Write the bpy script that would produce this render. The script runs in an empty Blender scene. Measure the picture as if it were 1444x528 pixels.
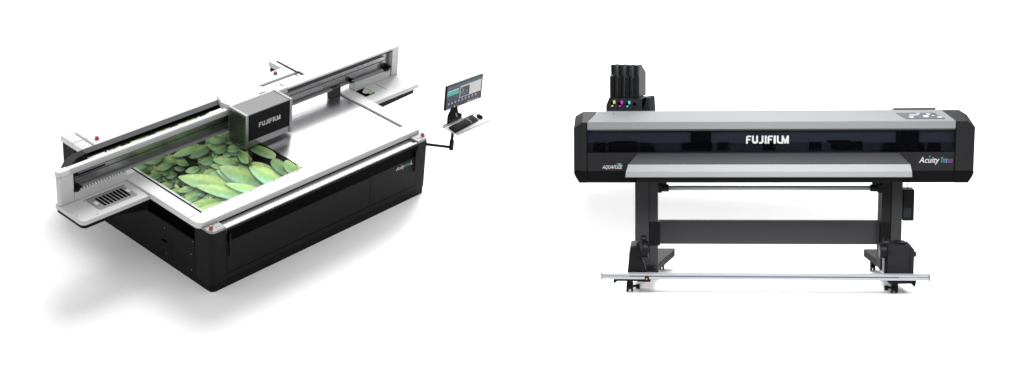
import bpy, bmesh, math, random
import numpy as np
from mathutils import Vector, Matrix
S = bpy.context.scene
COL = S.collection
random.seed(4)
R = math.radians

# ------------------------------------------------------------------ materials
def mat(name, col, rough=.5, metal=0., spec=.3, bump=0., bscale=200., coat=0., var=0., emit=None):
    m = bpy.data.materials.new(name); m.use_nodes = True
    nt = m.node_tree; b = nt.nodes['Principled BSDF']
    b.inputs['Base Color'].default_value = (*col, 1)
    b.inputs['Roughness'].default_value = rough
    b.inputs['Metallic'].default_value = metal
    b.inputs['Specular IOR Level'].default_value = spec
    b.inputs['Coat Weight'].default_value = coat
    if emit:
        b.inputs['Emission Color'].default_value = (*emit[:3], 1); b.inputs['Emission Strength'].default_value = emit[3]
    if bump or var:
        tc = nt.nodes.new('ShaderNodeTexCoord')
        n = nt.nodes.new('ShaderNodeTexNoise'); n.inputs['Scale'].default_value = bscale; n.inputs['Detail'].default_value = 4
        nt.links.new(tc.outputs['Object'], n.inputs['Vector'])
        if bump:
            bp = nt.nodes.new('ShaderNodeBump'); bp.inputs['Strength'].default_value = bump; bp.inputs['Distance'].default_value = .002
            nt.links.new(n.outputs['Fac'], bp.inputs['Height']); nt.links.new(bp.outputs['Normal'], b.inputs['Normal'])
        if var:
            n2 = nt.nodes.new('ShaderNodeTexNoise'); n2.inputs['Scale'].default_value = 6; n2.inputs['Detail'].default_value = 5
            nt.links.new(tc.outputs['Object'], n2.inputs['Vector'])
            mr = nt.nodes.new('ShaderNodeMapRange'); mr.inputs['To Min'].default_value = max(0, rough-var); mr.inputs['To Max'].default_value = rough+var
            nt.links.new(n2.outputs['Fac'], mr.inputs['Value']); nt.links.new(mr.outputs['Result'], b.inputs['Roughness'])
    return m
def brushed(name, col, rough=.28, axis=(1, 60, 60), metal=1.):
    m = mat(name, col, rough, metal, .5); nt = m.node_tree; b = nt.nodes['Principled BSDF']
    tc = nt.nodes.new('ShaderNodeTexCoord'); mp = nt.nodes.new('ShaderNodeMapping'); mp.inputs['Scale'].default_value = axis
    n = nt.nodes.new('ShaderNodeTexNoise'); n.inputs['Scale'].default_value = 8; n.inputs['Detail'].default_value = 5
    nt.links.new(tc.outputs['Object'], mp.inputs['Vector']); nt.links.new(mp.outputs['Vector'], n.inputs['Vector'])
    mr = nt.nodes.new('ShaderNodeMapRange'); mr.inputs['To Min'].default_value = rough-.08; mr.inputs['To Max'].default_value = rough+.1
    nt.links.new(n.outputs['Fac'], mr.inputs['Value']); nt.links.new(mr.outputs['Result'], b.inputs['Roughness'])
    return m
M = dict(
    floor=mat('white_studio_paper', (.84, .84, .84), .9, 0, 0),
    white=mat('white_enamel', (.56, .56, .56), .42, 0, .3, bump=.05, bscale=400),
    white2=mat('satin_white_panel', (.47, .47, .475), .45, 0, .3),
    silver=mat('silver_paint', (.40, .40, .41), .45, .3, .3),
    trough=mat('trough_steel', (.34, .34, .35), .4, .9, .5),
    bed=mat('polished_vacuum_bed', (.84, .84, .85), .23, 1, .5),
    grey=mat('grey_enamel', (.22, .22, .225), .4, 0, .4),
    rail=brushed('anodised_rail_plate', (.28, .28, .285), .26, (1, 40, 40), .92),
    black=mat('black_powder_coat', (.005, .005, .0054), .5, 0, .08, bump=.15, bscale=700, var=.08),
    black2=mat('satin_black_panel', (.0085, .0085, .009), .5, 0, .08, bump=.1, bscale=700),
    gloss=mat('gloss_black_strip', (.0012, .0012, .0012), .3, 0, .012),
    traytop=mat('dark_tray', (.028, .029, .031), .5, 0, .15),
    deep=mat('deep_black', (.001, .001, .001), .8, 0, .01),
    cartop=mat('carriage_lid_grey', (.105, .105, .11), .4, .0, .4),
    red=mat('red_button_plastic', (.38, .03, .02), .35, 0, .4),
    led=mat('white_button_plastic', (.32, .32, .32), .6, 0, .05),
    letter=mat('white_lettering', (.42, .42, .43), .5, 0, .2),
    green=mat('green_lettering', (.04, .20, .07), .5),
    greenlight=mat('green_indicator', (.20, .42, .14), .4, emit=(.3, .8, .2, .05)),
    cyan=mat('cyan_lettering', (.05, .20, .25), .5),
    steel=mat('blue_grey_lettering', (.14, .22, .38), .5),
    purple=mat('purple_lettering', (.14, .04, .18), .5),
    char=mat('charcoal_panel', (.0135, .0135, .0145), .65, 0, .06, bump=.15, bscale=500, var=.06),
    char2=mat('charcoal_leg_steel', (.031, .031, .0335), .5, 0, .1, bump=.1, bscale=500),
    guide=mat('dark_grey_guide', (.040, .042, .045), .5, 0, .12, var=.08),
    lid=mat('metallic_silver_paint', (.178, .182, .186), .75, 0, .02, bump=.12, bscale=900),
    ltgrey=mat('pale_grey_paint', (.225, .228, .232), .55, .0, .15),
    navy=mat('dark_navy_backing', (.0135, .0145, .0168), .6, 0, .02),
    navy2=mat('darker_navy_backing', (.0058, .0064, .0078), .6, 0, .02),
    lowblack=mat('matt_black_base', (.0035, .0035, .004), .6, 0, .04),
    alu=brushed('extruded_aluminium', (.33, .34, .36), .45, metal=.3),
    plastic=mat('black_plastic', (.005, .0052, .006), .4, 0, .12),
    bluish=mat('slate_plastic', (.015, .017, .022), .45, 0, .15),
    slate=mat('slate_plate', (.065, .075, .095), .6, 0, .05),
    yellow=mat('yellow_marker', (.62, .66, .12), .4), magenta=mat('magenta_marker', (.5, .04, .42), .4), cyanm=mat('cyan_marker', (.10, .55, .55), .4),
    brass=mat('brass_screw', (.5, .3, .05), .35, .8),
    scr_dark=mat('screen_dark', (.03, .03, .045), .5, emit=(.075, .08, .11, .3)),
    scr_bar=mat('screen_bar', (.03, .05, .06), .3, emit=(.06, .09, .11, .6)),
    scr_teal=mat('screen_teal', (.06, .30, .28), .3, emit=(.12, .55, .52, .15)),
    scr_white=mat('screen_white', (.42, .42, .42), .3, emit=(.7, .72, .74, .15)),
    scr_grey=mat('screen_grey', (.3, .3, .33), .3, emit=(.3, .31, .34,.15)),
    scr_mag=mat('screen_magenta', (.6, .05, .3), .3, emit=(.7, .05, .3, .4)),
    scr_yel=mat('screen_yellow', (.7, .6, .05), .3, emit=(.7, .6, .05, .4)),
    tray=mat('white_tray', (.50, .50, .50), .4),
)
# tinted window pane
def tinted():
    m = bpy.data.materials.new('tinted_pane'); m.use_nodes = True; nt = m.node_tree
    for n in list(nt.nodes): nt.nodes.remove(n)
    o = nt.nodes.new('ShaderNodeOutputMaterial'); mx = nt.nodes.new('ShaderNodeMixShader')
    t = nt.nodes.new('ShaderNodeBsdfTransparent'); t.inputs[0].default_value = (.93, .95, 1, 1)
    g = nt.nodes.new('ShaderNodeBsdfGlossy'); g.inputs['Roughness'].default_value = .05
    mx.inputs[0].default_value = .001
    nt.links.new(t.outputs[0], mx.inputs[1]); nt.links.new(g.outputs[0], mx.inputs[2]); nt.links.new(mx.outputs[0], o.inputs[0])
    return m
M['pane'] = tinted()

# ------------------------------------------------------------------ mesh builder
class B:
    def __init__(s): s.bm = bmesh.new(); s.mi = 0
    def _fin(s, verts, bevel, seg):
        fs = set(f for v in verts for f in v.link_faces)
        for f in fs: f.material_index = s.mi
        if bevel:
            es = list(set(e for f in fs for e in f.edges))
            r = bmesh.ops.bevel(s.bm, geom=es, offset=bevel, segments=seg, affect='EDGES', profile=.5)
            for f in r['faces']: f.material_index = s.mi; f.smooth = True
        return s
    def box(s, x, y, z, bevel=0, seg=2):
        c = Vector(((x[0]+x[1])/2, (y[0]+y[1])/2, (z[0]+z[1])/2))
        r = bmesh.ops.create_cube(s.bm, size=1, matrix=Matrix.Translation(c) @ Matrix.Diagonal((abs(x[1]-x[0]), abs(y[1]-y[0]), abs(z[1]-z[0]), 1)))
        return s._fin(r['verts'], bevel, seg)
    def loft(s, loops, bevel=0, seg=2):
        vs = [[s.bm.verts.new(p) for p in l] for l in loops]
        n = len(loops[0])
        s.bm.faces.new(vs[0][::-1]); s.bm.faces.new(vs[-1])
        for a, b in zip(vs, vs[1:]):
            for i in range(n): s.bm.faces.new((a[i], a[(i+1) % n], b[(i+1) % n], b[i]))
        allv = [v for l in vs for v in l]
        fs = list(set(f for v in allv for f in v.link_faces)); bmesh.ops.recalc_face_normals(s.bm, faces=fs)
        return s._fin(allv, bevel, seg)
    def prism(s, poly, axis, a0, a1, bevel=0, seg=2):     # poly in the two other axes
        def P(p, a):
            q = list(p); q.insert(axis, a); return q
        return s.loft([[P(p, a0) for p in poly], [P(p, a1) for p in poly]], bevel, seg)
    def cyl(s, p0, p1, r, n=20, r2=None, bevel=0):
        p0, p1 = Vector(p0), Vector(p1); d = p1-p0
        m = Matrix.Translation((p0+p1)/2) @ d.to_track_quat('Z', 'Y').to_matrix().to_4x4()
        q = bmesh.ops.create_cone(s.bm, cap_ends=True, segments=n, radius1=r, radius2=r if r2 is None else r2, depth=d.length, matrix=m)
        for v in q['verts']:
            for f in v.link_faces: f.material_index = s.mi; f.smooth = len(f.verts) == 4
        if bevel:
            es = list(set(e for v in q['verts'] for e in v.link_edges if any(len(f.verts) > 4 for f in e.link_faces)))
            bmesh.ops.bevel(s.bm, geom=es, offset=bevel, segments=2, affect='EDGES', profile=.5)
        return s
    def quad(s, pts):
        f = s.bm.faces.new([s.bm.verts.new(p) for p in pts]); f.material_index = s.mi; return s
    def use(s, i): s.mi = i; return s
    def obj(s, name, m, parent=None, label=None):
        me = bpy.data.meshes.new(name); s.bm.normal_update()
        if parent is not None:
            root = parent
            while root.parent is not None: root = root.parent
            o_ = Vector(root['_o']); bmesh.ops.translate(s.bm, verts=s.bm.verts, vec=-o_)
        s.bm.to_mesh(me); s.bm.free()
        for x in (m if isinstance(m, (list, tuple)) else [m]): me.materials.append(M[x])
        o = bpy.data.objects.new(name, me); COL.objects.link(o)
        if parent is not None: o.parent = parent
        if label: o['label'] = label
        return o
ROOTS = []
def thing(name, label, cat, o=(0, 0, 0), F=None, group=None):
    e = bpy.data.objects.new(name, None); COL.objects.link(e)
    e.matrix_world = (F or Matrix()) @ Matrix.Translation(o); e.empty_display_size = .1
    e['label'] = label; e['category'] = cat; e['_o'] = list(o); ROOTS.append(e)
    if group: e['group'] = group
    return e

# ------------------------------------------------------------------ lettering
def text_polys(bld, txt, org, xd, ud, size, depth=.003, shear=0., bold=.0, width=None, mi=0):
    """adds extruded letters of the built-in font to a builder; returns the advance width"""
    cu = bpy.data.curves.new('lettering', 'FONT'); cu.body = txt; cu.size = size; cu.shear = shear; cu.offset = bold; cu.resolution_u = 3
    cu.extrude = 0
    o = bpy.data.objects.new('lettering', cu); COL.objects.link(o)
    dg = bpy.context.evaluated_depsgraph_get(); me = o.evaluated_get(dg).to_mesh()
    xs = [v.co.x for v in me.vertices]; x0, x1 = min(xs), max(xs)
    k = 1 if width is None else width/(x1-x0)
    xd, ud = Vector(xd), Vector(ud); n = xd.cross(ud).normalized(); org = Vector(org)
    def P(c, d): return org + xd*((c.x-x0)*k) + ud*c.y + n*d
    vs = [bld.bm.verts.new(P(v.co, depth)) for v in me.vertices]
    for p in me.polygons:
        try:
            f = bld.bm.faces.new([vs[i] for i in p.vertices]); f.material_index = mi
        except ValueError: pass
    # sides
    cnt = {}
    for p in me.polygons:
        for ek in p.edge_keys: cnt[ek] = cnt.get(ek, 0)+1
    for (a, b), c in cnt.items():
        if c == 1:
            f = bld.bm.faces.new([vs[a], vs[b], bld.bm.verts.new(P(me.vertices[b].co, 0)), bld.bm.verts.new(P(me.vertices[a].co, 0))]); f.material_index = mi
    o.to_mesh_clear(); bpy.data.objects.remove(o); bpy.data.curves.remove(cu)
    return (x1-x0)*k
def wordmark(bld, org, xd, ud, w, h, depth=.004):
    """the eight block capitals of the maker's mark, each built of strokes; unit height 1, total width 6.05"""
    t = .25; L = []
    def bar(x0, y0, x1, y1): L.append([(x0, y0), (x1, y0), (x1, y1), (x0, y1)])
    def arc(cx, cy, ro, ri, a0, a1, n=6, sy=1.0):
        for i in range(n):
            a, b = R(a0+(a1-a0)*i/n), R(a0+(a1-a0)*(i+1)/n)
            L.append([(cx+ro*math.cos(a), cy+ro*sy*math.sin(a)), (cx+ro*math.cos(b), cy+ro*sy*math.sin(b)), (cx+ri*math.cos(b), cy+ri*sy*math.sin(b)), (cx+ri*math.cos(a), cy+ri*sy*math.sin(a))])
    def Fl(x):
        bar(x, 0, x+t, .82); bar(x+t, .42, x+.60, .60); bar(x+.16, .82, x+.72, 1.0); L.append([(x, .82), (x+.16, .82), (x+.16, 1.0)])
    Fl(0)
    x = .84; bar(x, .36, x+t, 1); bar(x+.60, .36, x+.60+t, 1); arc(x+.45, .36, .45, .15, 180, 360, 8, .8)
    x = 1.86; bar(x+.36, .34, x+.36+t, 1); arc(x+.21, .34, .45, .15, 270, 360, 5, .76); bar(x, 0.0, x+.21, .20)
    x = 2.66; bar(x, .0, x+.28, .40); bar(x, .60, x+.28, 1.0); L.append([(x+.04, .42), (x+.28, .42), (x+.22, .58), (x, .58)])
    Fl(3.06)
    x = 3.92; bar(x, 0, x+.32, 1)
    x = 4.38; bar(x, .30, x+t, 1); arc(x+.42, .30, .42, .12, 180, 270, 5, .72); bar(x+.42, 0, x+.70, .20)
    x = 5.06; bar(x, .0, x+.24, 1); bar(x+.76, .0, x+1.02, 1)
    L.append([(x+.24, 1), (x+.24, .45), (x+.43, .0), (x+.51, .0), (x+.51, .42)]); L.append([(x+.76, 1), (x+.51, .42), (x+.51, .0), (x+.60, .0), (x+.76, .45)])
    xd, ud = Vector(xd), Vector(ud); n = xd.cross(ud).normalized(); org = Vector(org); kx, ky = w/6.08, h
    for pl in L:
        top = [bld.bm.verts.new(org+xd*(p[0]*kx)+ud*(p[1]*ky)+n*depth) for p in pl]
        bot = [bld.bm.verts.new(org+xd*(p[0]*kx)+ud*(p[1]*ky)) for p in pl]
        bld.bm.faces.new(top)
        for i in range(len(pl)): j = (i+1) % len(pl); bld.bm.faces.new((top[i], bot[i], bot[j], top[j]))
    bmesh.ops.recalc_face_normals(bld.bm, faces=bld.bm.faces)

# ================================================================== FLATBED PRINTER
P = thing('flatbed_printer', 'white and black flatbed printer with a gantry over its long bed', 'printer', (1.45, 1.05, 0))
LX, LY = 2.9, 2.1
def rrect(x0, x1, y0, y1, rs, n=5):
    """rounded rectangle; rs = radii at (x0,y0),(x1,y0),(x1,y1),(x0,y1)"""
    out = []
    for (cx, cy, sx, sy, a0), r in zip(((x0, y0, 1, 1, 180), (x1, y0, -1, 1, 270), (x1, y1, -1, -1, 0), (x0, y1, 1, -1, 90)), rs):
        if r <= 0: out.append((cx, cy)); continue
        for i in range(n+1):
            a = R(a0+90*i/n); out.append((cx+sx*r+r*math.cos(a), cy+sy*r+r*math.sin(a)))
    return out
# cabinet core and plinth
cab = B().prism(rrect(.028, LX-.028, .03, LY-.01, (.03,)*4), 2, .02, .645).obj('base_cabinet', 'deep', P)
B().prism(rrect(.006, LX-.006, .006, LY, (.05,)*4), 2, 0, .082).obj('plinth', 'black', P)
for x0, x1, rs in ((0, .178, (.055, .004, .004, .004)), (LX-.165, LX, (.004, .055, .004, .004))):
    B().prism(rrect(x0, x1, 0, .245, rs), 2, .088, .655).obj('corner_post', 'black2', P)
B().box((0, .03), (.25, 2.10), (.088, .475), .003).box((-.001, .028), (.60, .604), (.09, .3), 0).obj('side_panel', 'black', P)
B().box((LX-.03, LX), (.25, 2.10), (.088, .64), .003).obj('side_panel', 'black', P)
B().box((.03, .06), (.25, 1.2), (.477, .64)).obj('side_recess_panel', 'deep', P)
B().box((-.012, 0), (.67, .74), (.245, .258), .002).obj('side_latch', 'deep', P)
for zz, yy in ((.30, .30), (.12, .30), (.46, .27), (.40, .70), (.12, .68)):
    B().cyl((-.003, yy, zz), (.001, yy, zz), .005, 8).obj('panel_screw', 'grey', cab)
fp = B().box((.182, 2.058), (0, .03), (.088, .508), .003).obj('front_panel', 'black2', P)
B().box((.2, 2.05), (-.002, .0015), (.150, .154)).obj('panel_seam', 'deep', fp)
door = B().box((2.062, 2.732), (0, .03), (.088, .508), .003).obj('front_door', 'black2', P)
B().box((2.08, 2.72), (-.002, .0015), (.150, .154)).obj('panel_seam', 'deep', door)
B().box((.182, 2.732), (-.002, .03), (.512, .632), .002).obj('gloss_strip', 'gloss', P)
B().box((.182, 2.732), (-.001, .03), (.636, .655), .002).obj('front_top_rail', 'black2', P)
for xx, zz0, zz1, par in ((.205, .35, .605, fp), (2.695, .34, .59, door)):
    B().box((xx-.009, xx+.009), (-.026, -.006), (zz0, zz1), .006).box((xx-.005, xx+.005), (-.008, .004), (zz1-.03, zz1-.012)).box((xx-.005, xx+.005), (-.008, .004), (zz0+.012, zz0+.03)).obj('door_handle', 'plastic', par)
b = B(); X, U = (1, 0, 0), (0, 0, 1)
w = text_polys(b, 'Acuity', (2.425, -.0005, .440), X, U, .062, .002, .25, .0002, .125, 0)
text_polys(b, 'Prime', (2.556, -.0005, .440), X, U, .058, .002, .15, .0006, .075, 1)
text_polys(b, 'L', (2.638, -.0005, .440), X, U, .064, .002, .1, .0010, None, 0)
b.use(1).box((2.487, 2.497), (-.003, -.0005), (.489, .497))
b.obj('name_lettering', ['letter', 'green'], P)
# white table frame: four beams round the bed
ZT = .722
def ring(x0, x1, y0, y1, ix0, ix1, iy0, iy1, z0, z1, bev=.008):
    b = B()
    b.prism(rrect(x0, x1, y0, iy0, (.075, .075, .0, .0), 6), 2, z0, z1, bev*.6)
    b.box((x0, ix0), (iy0+.0015, iy1-.0015), (z0, z1), bev*.6)
    b.box((ix1, x1), (iy0+.0015, iy1-.0015), (z0, z1), bev*.6)
    b.box((x0, x1), (iy1, y1), (z0, z1), bev*.6)
    return b
BX0, BX1, BY0, BY1 = .112, 2.800, .295, 1.93
frame = ring(-.035, LX+.035, .135, 2.105, BX0, BX1, BY0, BY1, .660, ZT).obj('table_frame', 'white', P)
for s0, s1, xl in ((-.035, .155, .105), (2.69, 2.88, 2.760)):
    e = B().box((s0, s1), (2.107, 2.31), (.660, ZT+.002), .005).obj('rear_extension', 'white', frame)
    B().box((s0+.012, s1-.012), (2.10, 2.30), (0, .658), .004).obj('rear_leg_cabinet', 'black', P)
    B().box((xl-.010, xl+.010), (1.80, 2.25), (ZT+.0025, ZT+.006)).obj('cable_slot', 'gloss' if xl > 1 else 'grey', e)
# black gasket and bed
B().box((BX0-.002, BX1+.002), (BY0-.002, BY1+.002), (.60, .699)).box((BX0+.001, BX0+.030), (BY0+.001, BY1-.002), (.699, .709)).obj('bed_gasket', 'deep', P)
bed = B().box((BX0+.032, BX1-.014), (BY0+.004, BY1-.003), (.66, .700), .002).obj('vacuum_bed', 'bed', P)
for x, y, z in [(.43+i*.295, BY0+.001, ZT-.005) for i in range(9)]+[(BX0+.045, .50+i*.5, .698) for i in range(2)]:
    B().cyl((x, y, z), (x, y, z+.009), .005, 8).obj('register_pin', 'plastic', bed)
# front control ledge
ledge = B().prism(rrect(0.001, .174, .001, .20, (.055, 0, 0, 0)), 2, .656, .682, .003).obj('control_ledge', 'grey', P)
ledge2 = B().prism(rrect(2.736, 2.899, .001, .20, (0, .055, 0, 0)), 2, .656, .682, .003).obj('control_ledge', 'grey', P)
for lg, ex, sgn in ((ledge, .045, 1), (ledge2, 2.865, -1)):
    es = B().cyl((ex, .062, .682), (ex, .062, .690), .020, 16).obj('emergency_stop', 'grey', lg)
    B().cyl((ex, .062, .690), (ex, .062, .715), .0185, 16, .017, .004).obj('stop_button', 'red', es)
    for k in (1, 2):
        B().cyl((ex+sgn*(.033*k+.02), .055, .682), (ex+sgn*(.033*k+.02), .055, .686), .0065, 10).obj('push_button', 'led', lg)
B().box((.07, .095), (.085, .105), (.682, .6855), .001).obj('key_switch', 'plastic', ledge)
# polished trough between the ledges
tr = B().prism([(.004, .657), (.008, .668), (.022, .668), (.034, .652), (.134, .650), (.134, .60), (.004, .60)], 0, .176, 2.734).obj('front_trough', 'trough', P)
# rear emergency stops
for x in (.20, 2.545):
    es = B().cyl((x, 2.03, ZT), (x, 2.03, ZT+.008), .022, 16).obj('emergency_stop', 'grey', frame)
    B().cyl((x, 2.03, ZT+.008), (x, 2.03, ZT+.03), .019, 16, .017, .004).obj('stop_button', 'red', es)
# side shelves carrying the gantry ends
def shelf(poly, under, x0, x1, hole=None):
    s_ = B().prism(poly, 2, .655, .700, .006).obj('side_shelf', 'white2', P)
    B().prism(under, 2, .615, .6535, .004).obj('shelf_underside', 'black', s_)
    return s_
shL = shelf(rrect(-.79, -.037, .865, 1.30, (.05, 0, 0, .02)), rrect(-.78, -.02, .875, 1.29, (.05, 0, 0, .02)), 0, 0)
shR = shelf(rrect(2.937, 3.69, .895, 1.34, (0, .045, .02, 0)), rrect(2.93, 3.66, .93, 1.33, (0, .05, .02, 0)), 0, 0)
B().prism([(2.93, .545), (2.93, .613), (3.64, .613), (3.64, .575)], 1, .945, 1.30, .004).obj('shelf_bracket', 'black', shR)
B().prism([(-.03, .52), (-.03, .613), (-.45, .613)], 1, .90, 1.25, .004).obj('shelf_bracket', 'black', shL)
for x, y in ((-.60, .905), (-.76, .99), (3.45, .92)): B().cyl((x, y, .698), (x, y, .7015), .006, 8).obj('shelf_screw', 'deep', shL if x < 0 else shR)
# left maintenance grille
gr = B().prism(rrect(-.545, -.115, .945, 1.165, (.03, .012, .012, .012)), 2, .7, .704, .001).obj('maintenance_grille', 'grey', shL)
b = B()
for i in range(8):
    x = -.455+i*.039; b.box((x-.0115, x+.0115), (.975, 1.135), (.7035, .7065))
b.obj('grille_slots', 'deep', gr)
for x in (-.505, -.147): B().box((x-.02, x+.02), (1.03, 1.085), (.704, .712), .002).obj('grille_clip', 'white', gr)
B().box((-.56, -.10), (1.172, 1.176), (.700, .7025)).obj('grille_seam', 'deep', gr)
# right service opening
so = B().box((2.985, 3.125), (1.045, 1.205), (.7, .7035)).obj('service_opening', 'deep', shR)
B().prism([(3.02, 1.10), (3.115, 1.06), (3.115, 1.20), (3.02, 1.14)], 2, .7035, .707).obj('opening_flap', 'white2', so)
B().box((3.05, 3.10), (1.052, 1.068), (.707, .710)).box((3.075, 3.10), (1.075, 1.10), (.707, .711)).obj('indicator', 'greenlight', so)
B().box((3.28, 3.283), (1.02, 1.20), (.700, .7015)).obj('shelf_seam', 'deep', shR)
# gantry
GX0, GX1, GY, GT = -.785, 3.66, 1.22, 1.055
def roundtop(y0, y1, z0, z1, r, n=6):
    pts = [(y0, z0)]
    for i in range(n+1):
        a = R(180-90*i/n); pts.append((y0+r+r*math.cos(a), z1-r+r*math.sin(a)))
    for i in range(n+1):
        a = R(90-90*i/n); pts.append((y1-r+r*math.cos(a), z1-r+r*math.sin(a)))
    pts.append((y1, z0)); return pts
gantry = B().prism(roundtop(GY, GY+.13, 1.036, GT, .008), 0, 2.0, GX1-.001).obj('gantry_top_beam', 'white', P)
B().prism(roundtop(GY, GY+.075, 1.0, GT, .022, 8), 0, GX0+.02, 1.998).obj('gantry_front_bar', 'silver', gantry)
B().prism(rrect(GX0, -.625, GY, GY+.055, (.03, .0, .0, .02)), 2, .702, .999, .003).obj('gantry_end_column', 'white2', gantry)
B().prism(rrect(3.55, GX1, GY, GY+.09, (.0, .02, .02, .0)), 2, .702, 1.035, .003).obj('gantry_end_column', 'white2', gantry)
for x0, x1 in ((-.623, -.036), (2.985, 3.528)):
    B().box((x0, x1), (GY, GY+.10), (.702, .795), .003).obj('gantry_apron', 'white2', gantry)
B().prism(rrect(GX0, GX0+.13, GY-.0005, GY+.0735, (.03, .0, .0, .03)), 2, 1.0005, GT+.001, .008, 3).obj('gantry_end_cap', 'white', gantry)
B().box((2.66, 2.79), (GY+.02, GY+.10), (.701, .82), .006).obj('gantry_foot', 'traytop', gantry)
rp = B().box((-.623, 3.548), (GY+.055, GY+.10), (.797, .999)).obj('rail_plate', 'rail', gantry)
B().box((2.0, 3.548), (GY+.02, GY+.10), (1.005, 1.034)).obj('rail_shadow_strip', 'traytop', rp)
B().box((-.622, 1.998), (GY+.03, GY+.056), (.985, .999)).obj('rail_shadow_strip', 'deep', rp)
B().box((-.55, 3.45), (GY+.030, GY+.055), (.955, .972), .003).obj('linear_rail', 'rail', rp)
B().box((-.55, 3.50), (GY+.020, GY+.055), (.800, .818), .003).obj('linear_rail', 'grey', rp)
B().box((-.60, 3.50), (GY+.050, GY+.0555), (.905, .908)).obj('rail_groove', 'plastic', rp)
b = B()
for i in range(16): b.box((-.585+i*.032, -.585+i*.032+.017), (GY-.002, GY+.018), (.797, .815), .001)
b.obj('toothed_rack', 'white', rp)
for i in range(24): B().cyl((1.9+i*.066, GY+.053, .925), (1.9+i*.066, GY+.056, .925), .0035, 6).obj('bolt', 'deep', rp)
for i in range(20): B().cyl((3.0+i*.027, GY-.001, .78), (3.0+i*.027, GY+.001, .78), .003, 6).obj('bolt', 'deep', rp)
for x in (-.60, 3.47):
    B().box((x-.03, x+.03), (GY-.015, GY+.05), (.805, .835), .004).box((x+.01, x+.05), (GY-.03, GY+.05), (.835, .85), .003).cyl((x, GY-.02, .815), (x, GY+.05, .815), .015, 12).obj('end_stop', 'plastic', rp)
B().box((2.925, 2.965), (GY+.0, GY+.05), (.81, .85), .004).obj('cable_clamp', 'deep', rp)
B().box((2.93, 2.95), (GY-.004, GY), (.838, .848)).obj('indicator', 'greenlight', rp)
B().box((-.612, -.25), (GY+.03, GY+.054), (.935, .952), .002).obj('slider_rail', 'plastic', rp)
# cable chain tray behind the beam, with its rounded left end
B().prism([(1.478, .930), (1.478, .983), (1.563, .983), (1.563, .930)], 0, -.30, 1.36).obj('cable_tray', 'traytop', gantry)
ct = B().prism([(1.468, .955), (1.468, .980), (1.477, .980), (1.477, .955)], 0, -.30, 1.36).obj('cable_chain', 'deep', gantry)
B().prism([(-.765, 1.335-.1), (-.70, 1.33), (-.62, 1.42), (-.53, 1.50), (-.42, 1.55), (-.301, 1.563), (-.301, 1.478), (-.42, 1.455), (-.55, 1.37), (-.60, 1.335), (-.60, 1.235)], 2, .88, .985, .008).obj('tray_end_housing', 'black2', gantry)
# print carriage
CX0, CX1, CY0, CY1, CZ0, CZ1 = 1.192, 1.795, .925, 1.185, .735, 1.112
car = B().box((CX0+.03, CX1-.03), (CY0, CY1), (CZ0+.075, CZ1-.012), .003).obj('print_carriage', 'black', P)
B().box((CX0+.03, CX1-.03), (CY0+.003, CY1), (CZ1-.011, CZ1), .003).obj('carriage_lid', 'cartop', car)
B().box((CX0+.031, CX1-.031), (CY0+.006, CY1), (CZ0, CZ0+.073), .003).obj('carriage_skirt', 'rail', car)
for x0, x1 in ((CX0-.008, CX0+.029), (CX1-.029, CX1+.006)):
    g = B().box((x0, x1), (CY0-.006, CY1+.01), (CZ0-.008, CZ1+.006), .008, 3).obj('end_grille', 'rail', car)
    b = B()
    for i in range(13):
        y = CY0+.008+i*.0185; b.box((x0+.006, x1-.006), (y, y+.009), (CZ1+.004, CZ1+.0085))
    b.obj('vent_slots', 'white', g)
    b = B()
    xs = x0 if x0 < 1.4 else x1
    for i in range(12):
        for j in range(16):
            y = CY0+.018+i*.0195; z = CZ0+.02+j*.021; b.box((xs-.001, xs+.001), (y, y+.011), (z, z+.012))
    b.obj('mesh_holes', 'deep', g)
b = B(); wordmark(b, (1.355, CY0-.0005, .935), X, U, .285, .052, .003); b.obj('maker_lettering', 'letter', car)
rc = B().loft([[(CX0+.03, CY1+.002, .99), (CX1, CY1+.002, .99), (CX1, CY1+.002, 1.108), (CX0+.03, CY1+.002, 1.108)],
               [(1.235, 1.36, .99), (CX1, 1.36, .99), (CX1, 1.36, 1.075), (1.235, 1.36, 1.075)],
               [(1.375, 1.60, .96), (CX1, 1.60, .96), (CX1, 1.60, 1.01), (1.375, 1.60, 1.01)]]).obj('rear_cover', 'white', car)
B().box((1.62, 1.70), (1.225, 1.232), (1.10, 1.108)).obj('cover_latch', 'grey', rc)

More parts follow.
